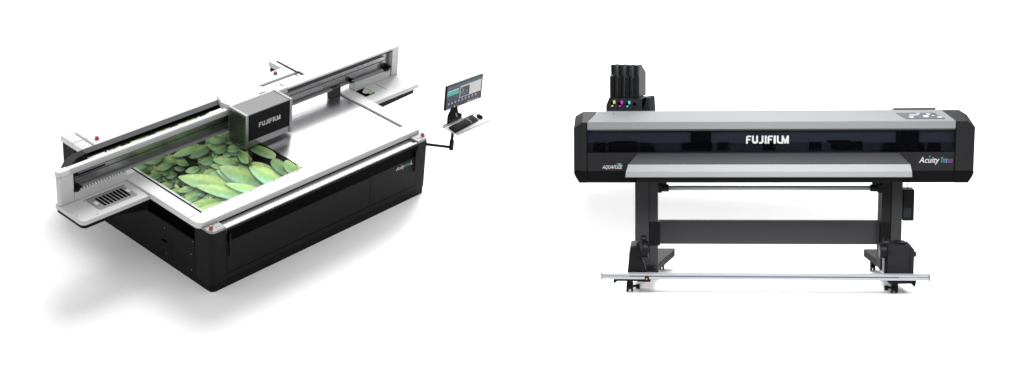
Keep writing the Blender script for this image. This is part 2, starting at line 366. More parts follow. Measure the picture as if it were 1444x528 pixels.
# printed sheet on the bed -----------------------------------------------------------------
PX0, PX1, PY0, PY1 = .148, 1.432, .325, 1.86
def leaf_print():
    nx, ny = 420, 500
    xs = np.linspace(PX0, PX1, nx); ys = np.linspace(PY0, PY1, ny)
    Xg, Yg = np.meshgrid(xs, ys)
    # the picture is painted in its own pattern space (it is stretched along the bed), then laid over the sheet
    Uc = 296.85+112.4*(Xg-.8)-91.25*(Yg-1.0); Vc = 228.7-46.07*(Xg-.8)-55.2*(Yg-1.0)
    K, U0, V0 = 2.2, 125., 135.
    W_, H_ = int(325*K), int(180*K)
    vv, uu = np.mgrid[0:H_, 0:W_].astype(float); uu = uu/K+U0; vv = vv/K+V0
    rng = np.random.default_rng(11)
    def noise(sc, seed, n=12):
        r = np.random.default_rng(seed); out = np.zeros_like(uu)
        for _ in range(n):
            a = r.uniform(0, 2*np.pi); f = sc*r.uniform(.4, 1.8); out += np.sin((uu*np.cos(a)+vv*np.sin(a))*f+r.uniform(0, 6.28))
        return out/n**.5
    n1, n2, n3 = noise(.18, 1), noise(.55, 2), noise(.12, 5)
    grain = rng.normal(size=uu.shape)
    C = np.array((.004, .016, .004))*np.ones(uu.shape+(1,))+np.clip(.4+.5*n1, 0, 1)[..., None]*np.array((.008, .035, .008))
    YG, MID, TEAL, PALE, DK = map(np.array, ((.36, .53, .15), (.17, .37, .11), (.34, .58, .46), (.70, .80, .52), (.010, .045, .010)))
    def leaf(u0, v0, u1, v1, hw, lum=1., teal=.4, rnd=1., belly=0., sh=.75, tipw=.86):
        du, dv = u1-u0, v1-v0; L = math.hypot(du, dv); ex, ey = du/L, dv/L; r = L/2+hw+4
        cx, cy = (u0+u1)/2, (v0+v1)/2
        a0, a1 = max(0, int((cx-r-U0)*K)), min(W_, int((cx+r-U0)*K)); b0, b1 = max(0, int((cy-r-V0)*K)), min(H_, int((cy+r-V0)*K))
        if a1-a0 < 2 or b1-b0 < 2: return
        sl = (slice(b0, b1), slice(a0, a1)); u, v = uu[sl], vv[sl]; D = C[sl]
        def shape(u, v, g=0):
            a = (u-u0)*ex+(v-v0)*ey; b = -(u-u0)*ey+(v-v0)*ex
            if ex < 0: b = -b
            s = np.clip(a/L, 0, 1); b = b-belly*hw*np.sin(np.pi*s)
            w = hw*np.sin(np.pi*np.clip(s, 0, 1)**tipw)**(.84*rnd)
            return s, b, w, (a > -g) & (a < L+g) & (np.abs(b) < w+g)
        # soft contact shadow on what lies under the leaf
        for off, g, m_ in ((3.0, 1.6, .72), (2.0, .8, .72), (1.0, .2, .75)):
            D[shape(u-.4, v-off, g)[3]] *= 1-(1-m_)*sh
        s, b, w, m = shape(u, v)
        q = np.clip(b/np.maximum(w, 1e-6), -1, 1)
        nn, gg, n_ = n2[sl], grain[sl], n3[sl]
        qq = q+.045*nn
        lit = (1-.62*np.clip((s-.35)/.65, 0, 1))*(1+.06*nn+.03*gg)*(1-.45*np.clip((qq-.72)/.28, 0, 1))
        a1_ = np.clip((qq+.75)/.75, 0, 1)[..., None]; a2_ = np.clip((qq+.15)/.95, 0, 1)[..., None]
        low_ = TEAL*(.45+.8*teal)+PALE*(.35*(1-teal))
        col = YG*(1-a1_)+MID*(1.25-.2*n_[..., None])*a1_
        col = col*(1-a2_*.85)+low_*a2_*.85
        k = (np.clip(.55-s, 0, .55)*.9*np.clip(.6+.3*n_, 0, 1))[..., None]; col = col*(1-k)+(YG*.6+PALE*.4)*k
        pw = (np.exp(-((qq+.45)/.45)**2)*.38*(1-.6*s))[..., None]; col = col*(1-pw)+PALE*pw
        col = col*lit[..., None]
        edge = np.clip(1-(w-np.abs(b))/.8, 0, 1)
        e = (edge*np.where(q < 0, .5, .3))[..., None]; col = col*(1-e)+(PALE*.8)*e*(1-.5*s[..., None])
        dk = (np.clip((s-.8)/.2, 0, 1)*.7)[..., None]; col = col*(1-dk)+DK*dk
        al = np.clip((w-np.abs(b))*1.6, 0, 1)[..., None]*m[..., None]
        D[...] = D*(1-al)+col*lum*al
    def rosette(cu, cv, R_, n, lum, teal):
        for ring_, rr in ((0, 1.), (1, .72), (2, .45)):
            k = max(4, int(n*(1-.22*ring_)))
            for i in range(k):
                a = 2*math.pi*(i+.5*ring_+rng.uniform(-.2, .2))/k
                ca, sa = math.cos(a), math.sin(a)*.62
                leaf(cu+R_*rr*ca, cv+R_*rr*sa, cu+R_*.12*ca, cv+R_*.12*sa, R_*rr*rng.uniform(.26, .36), lum*rng.uniform(.7, 1.15), teal+rng.uniform(-.2, .2), 1., 0, .6)
    for i in range(420):
        u, v = rng.uniform(128, 445), rng.uniform(137, 314)
        if u > 350 and v > 188 and rng.random() < .85: continue
        rosette(u, v, rng.uniform(5, 10), 7, rng.uniform(.3, .8), rng.uniform(0, .8))
    pts = [(rng.uniform(128, 348), rng.uniform(137, 300)) for _ in range(470)]; pts.sort(key=lambda p: p[1])
    for u, v in pts:
        if (u-256)**2/800+(v-246)**2/130 < 1 and rng.random() < .7: continue
        if rng.random() < .35: rosette(u, v, rng.uniform(7, 12), 7, rng.uniform(.7, 1.15), rng.uniform(0, .8))
        else:
            l = rng.uniform(11, 24); a = rng.normal(-.1, .5)+(math.pi if rng.random() < .25 else 0)
            leaf(u, v, u+l*math.cos(a), v+l*math.sin(a), l*rng.uniform(.20, .30), rng.uniform(.55, 1.2), rng.uniform(-.1, .9), rng.uniform(.8, 1.2), rng.uniform(-.2, .2), .9)
    for (u, v, ru, rv, f) in ((256, 246, 24, 11, .75), (232, 262, 20, 7, .5), (372, 228, 34, 16, .95), (412, 226, 34, 26, .95), (300, 240, 22, 6, .6), (205, 245, 16, 6, .4)):
        d = ((uu-u)/ru)**2+((vv-v)/rv)**2; C *= (1-f*np.exp(-d*1.0))[..., None]
    C[(uu > 350) & (vv > 205)] *= .25
    big = [(187, 238, 214, 232, 6, .9, .8), (205, 231, 232, 224, 5, .8, .3), (206, 252, 232, 247, 5, .7, .5), (222, 240, 246, 231, 5, 1, .3), (247, 228, 268, 234, 5, .9, .1), (262, 243, 284, 237, 5, .9, .6), (226, 262, 248, 263, 5, .7, .9), (238, 273, 262, 269, 5, .8, .4),
           (243, 221, 294, 204, 6, .95, .2), (268, 224, 306, 200, 7, .8, .2), (292, 205, 326, 213, 7, 1, .5), (306, 193, 345, 203, 6, 1, .3), (300, 187, 330, 189, 5, .9, .1), (296, 200, 322, 196, 5, .9, .6), (314, 222, 340, 200, 7, .9, .8), (326, 219, 346, 206, 6, 1, .3), (296, 234, 334, 238, 5, .8, .2), (300, 226, 338, 230, 6, 1, .2),
           (318, 212, 346, 208, 6, 1, .7), (303, 216, 322, 208, 5, .8, .4),
           (238, 293, 262, 277, 5, .9, .2), (252, 270, 278, 264, 4, .9, .5), (262, 300, 300, 283, 5, .9, .3), (268, 288, 322, 281, 6, 1, .9), (252, 250, 372, 268, 12.5, 1.15, .5, .25), (305, 241, 400, 272, 11, 1.0, .9, .2), (309, 236, 380, 260, 12, 1.0, .35, .2), (276, 262, 380, 280, 8.5, 1.2, .7, .2),
           (349, 231, 396, 246, 8, .95, .2), (351, 236, 416, 274, 12, 1.2, 1., -.1), (317, 259, 392, 276, 6.5, 1.3, .6, .1),
           (338, 213, 354, 233, 8, .95, .5), (350, 231, 336, 213, 7, 1, .6)]
    extra = [(214, 244, 236, 240, 5, .8, .6), (234, 250, 252, 246, 5, .6, .9), (246, 238, 262, 240, 4, .7, .3), (268, 252, 290, 244, 6, .75, .7), (262, 276, 292, 268, 6, .85, .9), (256, 284, 284, 276, 5, .9, .7), (286, 246, 312, 240, 5, .7, .2), (296, 246, 330, 246, 6, .85, .8),
             (322, 226, 352, 232, 7, .8, .7), (334, 232, 362, 236, 7, .75, .2), (356, 226, 336, 222, 6, .9, .6), (282, 230, 304, 226, 6, .7, .9), (274, 214, 300, 214, 6, .75, .7), (252, 212, 276, 208, 6, .8, .1), (240, 232, 256, 224, 5, .85, .7), (226, 246, 240, 244, 4, .8, .2), (214, 256, 232, 254, 4, .8, .8)]
    for L_ in extra: leaf(*L_[:5], L_[5], L_[6], .9, 0., 1.)
    for L_ in big: leaf(*L_[:5], L_[5], L_[6], .95, L_[7] if len(L_) > 7 else rng.uniform(-.1, .1), 1.)
    for L_ in [(390, 221, 350, 205, 7.5, .95, .15), (384, 226, 412, 250, 9, .6, .5), (426, 236, 398, 254, 9, 1.0, .15), (402, 228, 424, 252, 8.5, .85, .25)]: leaf(*L_[:5], L_[5], L_[6], .42, 0, 1.)
    for L_ in [(246, 292, 330, 290, 6, 1, .3), (270, 300, 352, 283, 9, 1.1, .6), (262, 309, 326, 296, 8, 1.1, .9), (300, 302, 380, 274, 8, 1.1, .8), (345, 290, 400, 264, 7, 1.05, .8)]: leaf(*L_[:5], L_[5], L_[6], .9, 0, 1.)
    # lay the picture over the sheet
    fu = np.clip((Uc-U0)*K, 0, W_-1.01); fv = np.clip((Vc-V0)*K, 0, H_-1.01); iu, iv = fu.astype(int), fv.astype(int); du_, dv_ = (fu-iu)[..., None], (fv-iv)[..., None]
    C = (C[iv, iu]*(1-du_)+C[iv, iu+1]*du_)*(1-dv_)+(C[iv+1, iu]*(1-du_)+C[iv+1, iu+1]*du_)*dv_
    C = np.clip((C*.86)**1.12, 0, 1)
    # narrow unprinted margin on the left and front edges
    mg = (Xg < PX0+.022) | (Yg < PY0+.012); C[mg] = .6
    me = bpy.data.meshes.new('printed_sheet')
    zt = .7035
    O_ = Vector(((PX0+PX1)/2, (PY0+PY1)/2, .7005))
    co = np.stack([Xg-O_.x, Yg-O_.y, np.full_like(Xg, zt-O_.z)], -1).reshape(-1, 3)
    idx = np.arange(nx*ny).reshape(ny, nx)
    q = np.stack([idx[:-1, :-1], idx[:-1, 1:], idx[1:, 1:], idx[1:, :-1]], -1).reshape(-1, 4)
    # under side rim
    corners = [idx[0, 0], idx[0, -1], idx[-1, -1], idx[-1, 0]]
    base = len(co); low = co[corners].copy(); low[:, 2] = 0
    co = np.concatenate([co, low]); faces = q.tolist()+[[base+3, base+2, base+1, base]]
    me.from_pydata(co.tolist(), [], faces); me.update()
    ca = me.color_attributes.new('print', 'FLOAT_COLOR', 'POINT')
    cc = np.ones((len(co), 4), dtype=np.float32); cc[:nx*ny, :3] = C.reshape(-1, 3); ca.data.foreach_set('color', cc.ravel())
    m = bpy.data.materials.new('printed_leaves'); m.use_nodes = True; nt = m.node_tree; bs = nt.nodes['Principled BSDF']
    at = nt.nodes.new('ShaderNodeVertexColor'); at.layer_name = 'print'; nt.links.new(at.outputs['Color'], bs.inputs['Base Color'])
    bs.inputs['Roughness'].default_value = .5; bs.inputs['Specular IOR Level'].default_value = .04
    me.materials.append(m)
    o = bpy.data.objects.new('printed_sheet', me); COL.objects.link(o); o.location = O_
    o['label'] = 'printed sheet of green succulent leaves lying on the flatbed'; o['category'] = 'print'
leaf_print()

# operator station on its swing arm ---------------------------------------------------------
W = thing('workstation_stand', 'black swing arm with white keyboard tray beside the flatbed printer', 'stand', (3.06, -.18, .545))
PB, PT = Vector((3.062, -.18, .577)), Vector((3.06, -.19, .79))
B().cyl((2.89, .05, .577), (3.062, -.18, .577), .015, 14).cyl((2.885, .055, .577), (2.905, .03, .577), .024, 14).obj('swing_arm', 'plastic', W)
B().cyl((3.062, -.18, .548), (3.062, -.18, .66), .024, 18, bevel=.003).cyl((3.062, -.18, .66), (3.062, -.18, .795), .017, 16).obj('post', 'plastic', W)
tr = B().box((2.996, 3.515), (-.298, -.100), (.795, .802), .001).obj('keyboard_tray', 'tray', W)
B().box((2.990, 3.518), (-.104, -.092), (.795, .812), .002).obj('tray_edge', 'grey', tr)
B().box((2.990, 3.518), (-.306, -.296), (.793, .808), .002).obj('tray_edge', 'grey', tr)
B().prism([(3.12, .76), (3.33, .76), (3.33, .84), (3.27, .87), (3.25, .93), (3.25, 1.08), (3.16, 1.08), (3.155, .93), (3.12, .88)], 1, -.062, -.036, .004).obj('monitor_bracket', 'plastic', W)
B().prism([(3.06, .76), (3.16, .76), (3.16, .79), (3.06, .79)], 1, -.2, -.04, .004).obj('bracket_base', 'plastic', W)
B().box((3.205, 3.222), (-.066, -.061), (.98, 1.03), .002).obj('cable_slot', 'led', W)
B().prism([(3.235, .835), (3.252, .835), (3.232, .885), (3.215, .885)], 1, -.066, -.062, .001).obj('cable_slot', 'led', W)
Mo = thing('computer_monitor', 'slim computer monitor showing software windows, above the keyboard tray', 'monitor', (3.317, -.067, .96))
MF = Matrix.Translation((3.317, -.067, 1.106)) @ Matrix.Rotation(-.0544, 4, 'Z')
def mbox(b, x0, x1, z0, z1, d):   # screen pieces in monitor plane
    pts = [MF @ Vector((x, -.0105-d, z)) for x, z in ((x0, z0), (x1, z0), (x1, z1), (x0, z1))]; b.quad(pts)
w2, h2 = .268, .143
b = B(); b.box((-w2, w2), (-.010, .018), (-h2, h2), .004); bmesh.ops.transform(b.bm, matrix=MF, verts=b.bm.verts); shell = b.obj('monitor_shell', 'plastic', Mo)
b = B()
b.use(0); mbox(b, -w2+.008, w2-.008, -h2+.008, h2-.008, 0)
b.use(1); mbox(b, -w2+.008, w2-.008, .095, h2-.008, .0004)
b.use(2); mbox(b, -w2+.012, -.085, .045, .072, .0006); mbox(b, -w2+.012, -.085, .02, .045, .0008)
b.use(3); mbox(b, -w2+.016, -.09, .072, .082, .001); mbox(b, -.072, .245, -.045, .094, .0006)
b.use(0); mbox(b, -.064, .07, -.038, .078, .001)
b.use(5); mbox(b, .08, .237, -.038, .086, .001)
for i in range(30):
    b.use(random.choice((2, 4, 1, 6))); x = random.uniform(-.06, .055); z = random.uniform(-.034, .065); mbox(b, x, x+.014, z, z+.010, .0013)
b.use(4)
for i in range(9): mbox(b, -.235+i*.05, -.215+i*.05, -.085, -.06, .0008)
for i in range(12): mbox(b, -.25+i*.014, -.242+i*.014, .005-.02*(i % 3), .010-.02*(i % 3), .0008)
b.use(2); mbox(b, -w2+.010, -.19, -h2+.009, -.122, .001)
b.use(3)
for i in range(4): mbox(b, .10+i*.033, .115+i*.033, -.128, -.115, .001)
b.use(7); mbox(b, -.10, -.085, -.13, -.118, .001); mbox(b, .05, .07, -.13, -.115, .001)
b.use(8); mbox(b, -.14, -.125, -.13, -.118, .001); mbox(b, .072, .085, -.13, -.115, .001)
b.obj('screen', ['scr_dark', 'scr_bar', 'scr_teal', 'scr_white', 'scr_grey', 'scr_white', 'green', 'scr_mag', 'scr_yel'], Mo)
K = thing('keyboard', 'black keyboard lying on the white tray under the monitor', 'keyboard', (3.22, -.19, .8025))
kq = [(3.005, -.268), (3.405, -.233), (3.435, -.115), (3.03, -.145)]
b = B(); b.loft([[(x, y, .8025) for x, y in kq], [(x, y, .818) for x, y in kq]], .003); b.obj('keyboard_body', 'plastic', K)
b = B()
ax = (Vector(kq[1])-Vector(kq[0])); ay = (Vector(kq[3])-Vector(kq[0]))
for r_ in range(5):
    for c in range(18):
        if c in (13,): continue
        p = Vector(kq[0])+ax*((c+.35)/18.6)+ay*((r_+.5)/6.0)
        q = [p, p+ax*.043, p+ax*.043+ay*.125, p+ay*.125]
        b.loft([[(v.x, v.y, .818) for v in q], [(v.x, v.y, .823) for v in q]])
b.obj('keys', 'char', K)
Mu = thing('computer_mouse', 'black computer mouse beside the keyboard on the tray', 'mouse', (3.475, -.185, .8025))
b = B(); bmesh.ops.create_uvsphere(b.bm, u_segments=20, v_segments=12, radius=1, matrix=Matrix.Translation((3.475, -.185, .803)) @ Matrix.Rotation(R(-20), 4, 'Z') @ Matrix.Diagonal((.030, .050, .030, 1)))
bmesh.ops.bisect_plane(b.bm, geom=b.bm.verts[:]+b.bm.edges[:]+b.bm.faces[:], plane_co=(0, 0, .803), plane_no=(0, 0, 1), clear_inner=True)
for f in b.bm.faces: f.smooth = True
b.obj('mouse_shell', 'plastic', Mu)
B().box((3.472, 3.478), (-.225, -.205), (.828, .834), .002).obj('scroll_wheel', 'bluish', Mu)

# ================================================================== ROLL PRINTER
RA = Matrix(((.5928, -.7931, .1400), (.7808, .5233, -.3413), (.1974, .3116, .9295)))
RO = Vector((4.1872, -3.6313, .0206))
RF = Matrix.Translation(RO) @ RA.transposed().to_4x4()
Q = thing('roll_printer', 'wide silver and charcoal roll fed printer standing on two legs', 'printer', (0, .3, 0), RF)
XL, XR = -1.862, 1.742          # inner ends of the two end caps
body = B().prism([(.03, 1.16), (.03, 1.65), (.06, 1.70), (.4, 1.77), (.95, 1.62), (.95, 1.16)], 0, XL-.08, XR+.08).obj('body_core', 'deep', Q)
def capm(xi, xo, sx, xt):       # xi inner, xo outer, xt inner border at the back of the top
    d = (xo-xi)
    def loop(x, xtop, dz, dy, zb): return [(x, -.022+dy, zb), (x, -.022+dy, 1.728-dz), (xtop, .40, 1.788-dz*.8), (x, .95-dy, 1.64-dz), (x, .95-dy, zb)]
    ch = .082*(1 if xo > xi else -1)
    return [loop(xi, xt, 0, 0, 1.236), loop(xo-ch, xo-ch, .0, 0, 1.236), loop(xo, xo, .062, .03, 1.236)]
for xi, xo, xt in ((XL, -1.995, -1.765), (XR, 1.930, 1.680)):
    b = B().loft(capm(xi, xo, 1, xt), .004)
    cp = b.obj('end_cap', 'char', Q)
    s = 1 if xo > xi else -1
    b = B().loft([[(xi+s*.0, -.018, 1.12), (xi, -.018, 1.232), (xi, .95, 1.232), (xi, .95, 1.12)],
                  [(xo-s*.055, -.018, 1.12), (xo-s*.055, -.018, 1.232), (xo-s*.055, .95, 1.232), (xo-s*.055, .95, 1.12)],
                  [(xo-s*.018, -.010, 1.175), (xo-s*.018, -.010, 1.232), (xo-s*.018, .92, 1.232), (xo-s*.018, .92, 1.175)],
                  [(xo-s*.001, -.010, 1.215), (xo-s*.001, -.010, 1.232), (xo-s*.001, .92, 1.232), (xo-s*.001, .92, 1.215)]])
    b.obj('cap_base', 'lowblack', cp)
    B().box((xi+s*.0-.001, xi+.001), (-.026, -.02), (1.24, 1.725)).obj('cap_seam', 'deep', cp)
# lower facia and black underside
low = B().box((XL+.002, XR-.002), (-.015, .03), (1.236, 1.421), .003).obj('lower_facia', 'char', Q)
B().box((XL+.002, XR-.002), (-.012, .9), (1.12, 1.233), .003).obj('underside_strip', 'lowblack', Q)
# silver lid
lid = B().loft([[(XL+.002, -.020, 1.655), (XL+.002, -.020, 1.733), (-1.762, .405, 1.790), (-1.762, .9, 1.64), (XL+.002, .9, 1.60), (XL+.002, .03, 1.655)],
                [(XR-.002, -.020, 1.655), (XR-.002, -.020, 1.733), (1.677, .405, 1.790), (1.677, .9, 1.64), (XR-.002, .9, 1.60), (XR-.002, .03, 1.655)]], .006, 2).obj('top_lid', 'lid', Q)
for x in (-1.70, -1.60): B().cyl((x, .30, 1.772), (x, .30, 1.778), .008, 8).obj('lid_screw', 'slate', lid)
def onlid(x, y, h=0): return (x, y, 1.733+(y+.02)*(.057/.425)+h)
pn = B().loft([[onlid(1.27, .045, .001), onlid(1.65, .045, .001), onlid(1.57, .275, .001), onlid(1.21, .275, .001)], [onlid(1.27, .045, .004), onlid(1.65, .045, .004), onlid(1.57, .275, .004), onlid(1.21, .275, .004)]]).obj('control_panel', 'slate', lid)
for x, y, rw, rd in ((1.33, .095, .024, .035), (1.37, .175, .055, .018), (1.475, .12, .030, .04), (1.51, .20, .022, .025), (1.60, .085, .028, .025), (1.55, .15, .015, .02), (1.42, .235, .022, .012)):
    pts = [(x+rw*math.cos(a), y+rd*math.sin(a)) for a in [i*math.pi/6 for i in range(12)]]
    B().loft([[onlid(px_, py_, .0045) for px_, py_ in pts], [onlid(px_, py_, .010) for px_, py_ in pts]]).obj('panel_button', 'led', pn)
B().box((1.555, 1.585), (.215, .245), (1.765, 1.775), .003).obj('panel_knob', 'plastic', pn)
B().loft([[(1.20, .50, 1.70), (1.64, .50, 1.70), (1.64, .50, 1.797), (1.225, .50, 1.797)], [(1.22, .75, 1.66), (1.64, .75, 1.66), (1.64, .75, 1.755), (1.245, .75, 1.755)]], .004).obj('rear_cover', 'guide', Q)
# window
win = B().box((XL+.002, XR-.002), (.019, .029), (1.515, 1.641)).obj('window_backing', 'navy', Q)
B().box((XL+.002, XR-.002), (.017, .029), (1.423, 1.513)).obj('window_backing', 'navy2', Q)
def pxx(p): return XL+(p-828)/(1348-828)*(XR-XL)
def pzz(p): return 1.6534+(p-182.5)*(1.4231-1.6534)/(215-182.5)
blocks = [(837.4, 855, 201, 214.5), (859, 901, 200, 214.5), (867, 895, 198.8, 201), (976.6, 1005.7, 186.4, 212.4), (964, 1007.7, 201, 212), (1015, 1031.7, 201, 212), (1079.5, 1097, 201, 212), (1144.8, 1162, 201, 212), (1176, 1219.6, 200, 212), (1170, 1201, 198.5, 201), (1266, 1298, 185.6, 203), (1252, 1306, 202, 214.6), (1310, 1328, 202, 214.3)]
for x0, x1, y0, y1 in blocks:
    B().box((pxx(x0), pxx(x1)), (.006, .0165), (pzz(y1), min(1.640, pzz(y0))), .002).obj('inner_roller_block', 'deep', win)
for c, s in ((904, 1), (1247, -1)):
    pts = [(c, 201), (c+s*15, 202), (c+s*20, 206), (c+s*23, 213.5), (c, 213.5)] if s > 0 else [(c+8, 201), (c+2, 204), (c-1, 209), (c-1, 214.4), (c+8, 214.4)]
    B().prism([(pxx(a), pzz(d)) for a, d in pts], 1, .0065, .0165).obj('inner_roller_block', 'deep', win)
B().box((XL+.002, XR-.002), (-.006, -.002), (1.423, 1.640)).obj('window_pane', 'pane', Q)
B().box((XL+.002, XR-.002), (-.012, .03), (1.642, 1.654), .002).obj('window_top_trim', 'guide', Q)
b = B(); wordmark(b, (-.287, -.0065, 1.510), X, U, .418, .080, .003); b.obj('maker_lettering', 'letter', Q)
b = B()
text_polys(b, 'Acuity', (1.397, -.0155, 1.318), X, U, .082, .002, .25, .0006, .198, 0)
text_polys(b, 'Tri', (1.607, -.0155, 1.318), X, U, .075, .002, .3, .001, .045, 1)
text_polys(b, 't', (1.655, -.0155, 1.318), X, U, .075, .002, .3, .001, .016, 2)
text_polys(b, 'on', (1.673, -.0155, 1.318), X, U, .075, .002, .3, .001, .047, 3)
b.use(4).box((1.492, 1.508), (-.018, -.0155), (1.376, 1.386))
b.obj('model_lettering', ['letter', 'cyan', 'steel', 'purple', 'green'], Q)
b = B(); text_polys(b, 'AQUAFUZE', (-1.712, -.0155, 1.262), X, U, .050, .002, .45, .0004, .205, 0)
b.use(1).prism([(-1.575, 1.312), (-1.515, 1.318), (-1.53, 1.290), (-1.548, 1.303)], 1, -.018, -.0155)
b.obj('ink_lettering', ['letter', 'cyan'], Q)
# media guide
gd = B().loft([[(-1.36, -.02, 1.415), (-1.445, -.305, 1.352), (-1.445, -.305, 1.30), (-1.36, -.02, 1.30)], [(1.20, -.02, 1.415), (1.262, -.305, 1.352), (1.262, -.305, 1.30), (1.20, -.02, 1.30)]]).obj('media_guide', 'guide', Q)
B().loft([[(-1.448, -.307, 1.350), (-1.470, -.345, 1.285), (-1.478, -.335, 1.228), (-1.478, -.29, 1.226), (-1.448, -.25, 1.345)], [(1.264, -.307, 1.350), (1.275, -.345, 1.285), (1.280, -.335, 1.228), (1.280, -.29, 1.226), (1.264, -.25, 1.345)]], .003).obj('guide_front_edge', 'ltgrey', gd)
B().box((-1.36, 1.20), (-.25, -.02), (1.16, 1.225), .004).obj('guide_support', 'plastic', gd)
b = B()
for i in range(8): b.box((-1.06+i*.33, -.93+i*.33), (-.19, -.11), (1.3785, 1.380-.0+.0), 0)
b.bm.free()
# legs
def leg(xo, xm, xi, sgn):
    l = B().box((min(xo, xm), max(xo, xm)), (.30, .60), (.16, 1.118), .003).obj('leg', 'char2', Q)
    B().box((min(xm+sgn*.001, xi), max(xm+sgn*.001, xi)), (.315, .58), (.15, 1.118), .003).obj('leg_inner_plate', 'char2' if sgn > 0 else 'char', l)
    return l
l1 = leg(-1.385, -1.245, -1.150, 1); l2 = leg(1.305, 1.20, 1.105, -1)
B().box((-1.149, 1.104), (.40, .44), (.405, .655), .004).obj('cross_beam', 'char2', Q)
B().box((-1.24, -1.13), (.312, .398), (.405, .655), .003).obj('beam_bracket', 'black', Q)
B().box((1.10, 1.19), (.312, .398), (.405, .655), .003).obj('beam_bracket', 'black', Q)
# feet
for s, poly, cas in ((1, [(-1.36, -.12), (-1.23, -.12), (-1.215, .12), (-.962, 1.06), (-.962, 1.12), (-1.20, 1.12), (-1.36, .3)], (-1.10, .95)), (-1, [(1.32, -.12), (1.20, -.12), (1.19, .05), (1.055, 1.06), (1.055, 1.12), (1.25, 1.12), (1.32, .3)], (1.13, .95))):
    p = poly if s > 0 else poly[::-1]
    ft = B().prism(p, 2, .125, .20, .004).obj('foot', 'char', Q)
    x, y = cas
    for (cx, cy, k) in ((x, y, 1.0), (-1.435 if s > 0 else 1.195, -.03, 1.35)):
        c = B().cyl((cx, cy, .10), (cx, cy, .128), .03, 12).box((cx-.03, cx+.03), (cy-.03, cy+.03), (.085, .105), .003).obj('caster', 'plastic', ft)
        c2 = B()
        for dx in (-.026, .006): c2.cyl((cx+dx*k, cy+.018, .052), (cx+(dx+.018)*k, cy+.018, .052), .052, 20, bevel=.005)
        c2.obj('caster_wheel', 'plastic', c)
        B().prism([(cx-.03, .05), (cx-.02, .1), (cx+.02, .1), (cx+.03, .05), (cx+.02, .03), (cx-.02, .03)], 1, cy-.015, cy+.05, .003).obj('caster_fork', 'plastic', c)
        if k > 1:
            B().cyl((cx+s*.06, cy, .055), (cx+s*.10, cy, .055), .026, 12).cyl((cx+s*.0, cy, .06), (cx+s*.08, cy, .062), .012, 8).obj('brake_lever', 'plastic', c)
# front plates that carry the roll bar
pl = B().prism([(-1.60, .170), (-1.60, .110), (-1.56, .142), (-1.34, .142), (-1.32, .170)], 1, -.16, .05, .003).obj('front_plate', 'plastic', Q)
pl = B().prism([(1.09, .170), (1.12, .130), (1.33, .130), (1.375, .095), (1.385, .170)], 1, -.16, .05, .003).obj('front_plate', 'plastic', Q)
# take-up bar
bar = B().prism([(-.225, .178), (-.225, .206), (-.215, .208), (-.215, .212), (-.225, .214), (-.225, .232), (-.17, .236), (-.17, .174)], 0, -1.72, 1.50).obj('take_up_bar', 'alu', Q)
B().box((-1.44, 1.20), (-.2265, -.2255), (.203, .215)).obj('bar_groove', 'slate', bar)
for x in (-1.717, 1.497): B().box((x-.005, x+.005), (-.23, -.165), (.172, .238), .003).obj('bar_end_plate', 'slate', bar)
B().cyl((-1.265, -.255, .19), (-1.265, -.225, .19), .022, 14).obj('bar_clamp', 'plastic', bar)
B().cyl((-1.268, -.262, .19), (-1.268, -.255, .19), .009, 10).obj('clamp_screw', 'brass', bar)
# roll holders
rh = B().prism([(-1.46, .205), (-1.27, .205), (-1.27, .24), (-1.33, .45), (-1.345, .53), (-1.42, .52), (-1.44, .42)], 1, -.14, .0, .006).obj('roll_holder', 'plastic', Q)
B().cyl((-1.32, -.16, .475), (-1.25, -.16, .475), .085, 24, bevel=.008).cyl((-1.25, -.16, .475), (-1.235, -.16, .475), .05, 20).obj('spool_disc', 'plastic', rh)
B().cyl((-1.33, -.10, .56), (-1.27, -.10, .56), .04, 18, bevel=.004).obj('spool_knob', 'plastic', rh)
B().prism([(-1.425, .49), (-1.37, .505), (-1.375, .53), (-1.415, .525)], 1, -.147, -.141).obj('holder_sticker', 'slate', rh)
B().box((-1.40, -1.15), (-.12, .05), (.205, .235), .006).obj('holder_base', 'plastic', rh)
mh = B().prism([(1.10, .205), (1.36, .205), (1.36, .47), (1.33, .50), (1.14, .515), (1.10, .515)], 1, -.14, .12, .008).obj('drive_unit', 'char', Q)
B().box((1.315, 1.319), (-.142, -.138), (.22, .49)).obj('unit_seam', 'deep', mh)
B().box((1.20, 1.29), (-.06, .06), (.51, .525), .004).obj('unit_cover', 'plastic', mh)
B().cyl((1.36, -.02, .40), (1.395, -.02, .40), .028, 16, bevel=.003).obj('drive_knob', 'plastic', mh)
B().cyl((1.02, -.12, .455), (1.09, -.12, .455), .075, 24, bevel=.008).obj('spool_disc', 'plastic', mh)
B().cyl((1.06, -.08, .52), (1.115, -.08, .52), .05, 20, bevel=.006).box((1.075, 1.125), (-.12, .02), (.22, .52), .006).obj('disc_mount', 'plastic', mh)
for zz in (.235, .30, .44): B().cyl((1.13, -.143, zz), (1.13, -.139, zz), .012, 10).obj('unit_screw', 'plastic', mh)
# upper round rail
ur = B().cyl((-1.09, .36, 1.0), (1.05, .36, 1.0), .024, 20).obj('upper_rail', 'alu', Q)
for x, s in ((-1.11, 1), (1.06, -1)):
    B().cyl((x-.0, .36, 1.0), (x+s*.07, .36, 1.0), .038, 18, bevel=.004).box((x-s*.07, x-s*.0), (.32, .42), (.955, 1.04), .008).box((x-.05, x+.05), (.34, .40), (1.03, 1.118), .004).obj('rail_bracket', 'plastic', ur)
# hanging box
hb = B().box((1.318, 1.430), (.34, .50), (.665, .985), .008).obj('waste_box', 'plastic', Q)
B().box((1.322, 1.40), (.335, .341), (.70, .80), .003).obj('box_window', 'bluish', hb)
B().cyl((1.375, .42, .985), (1.375, .42, 1.118), .005, 8).obj('hanging_tube', 'grey', hb)

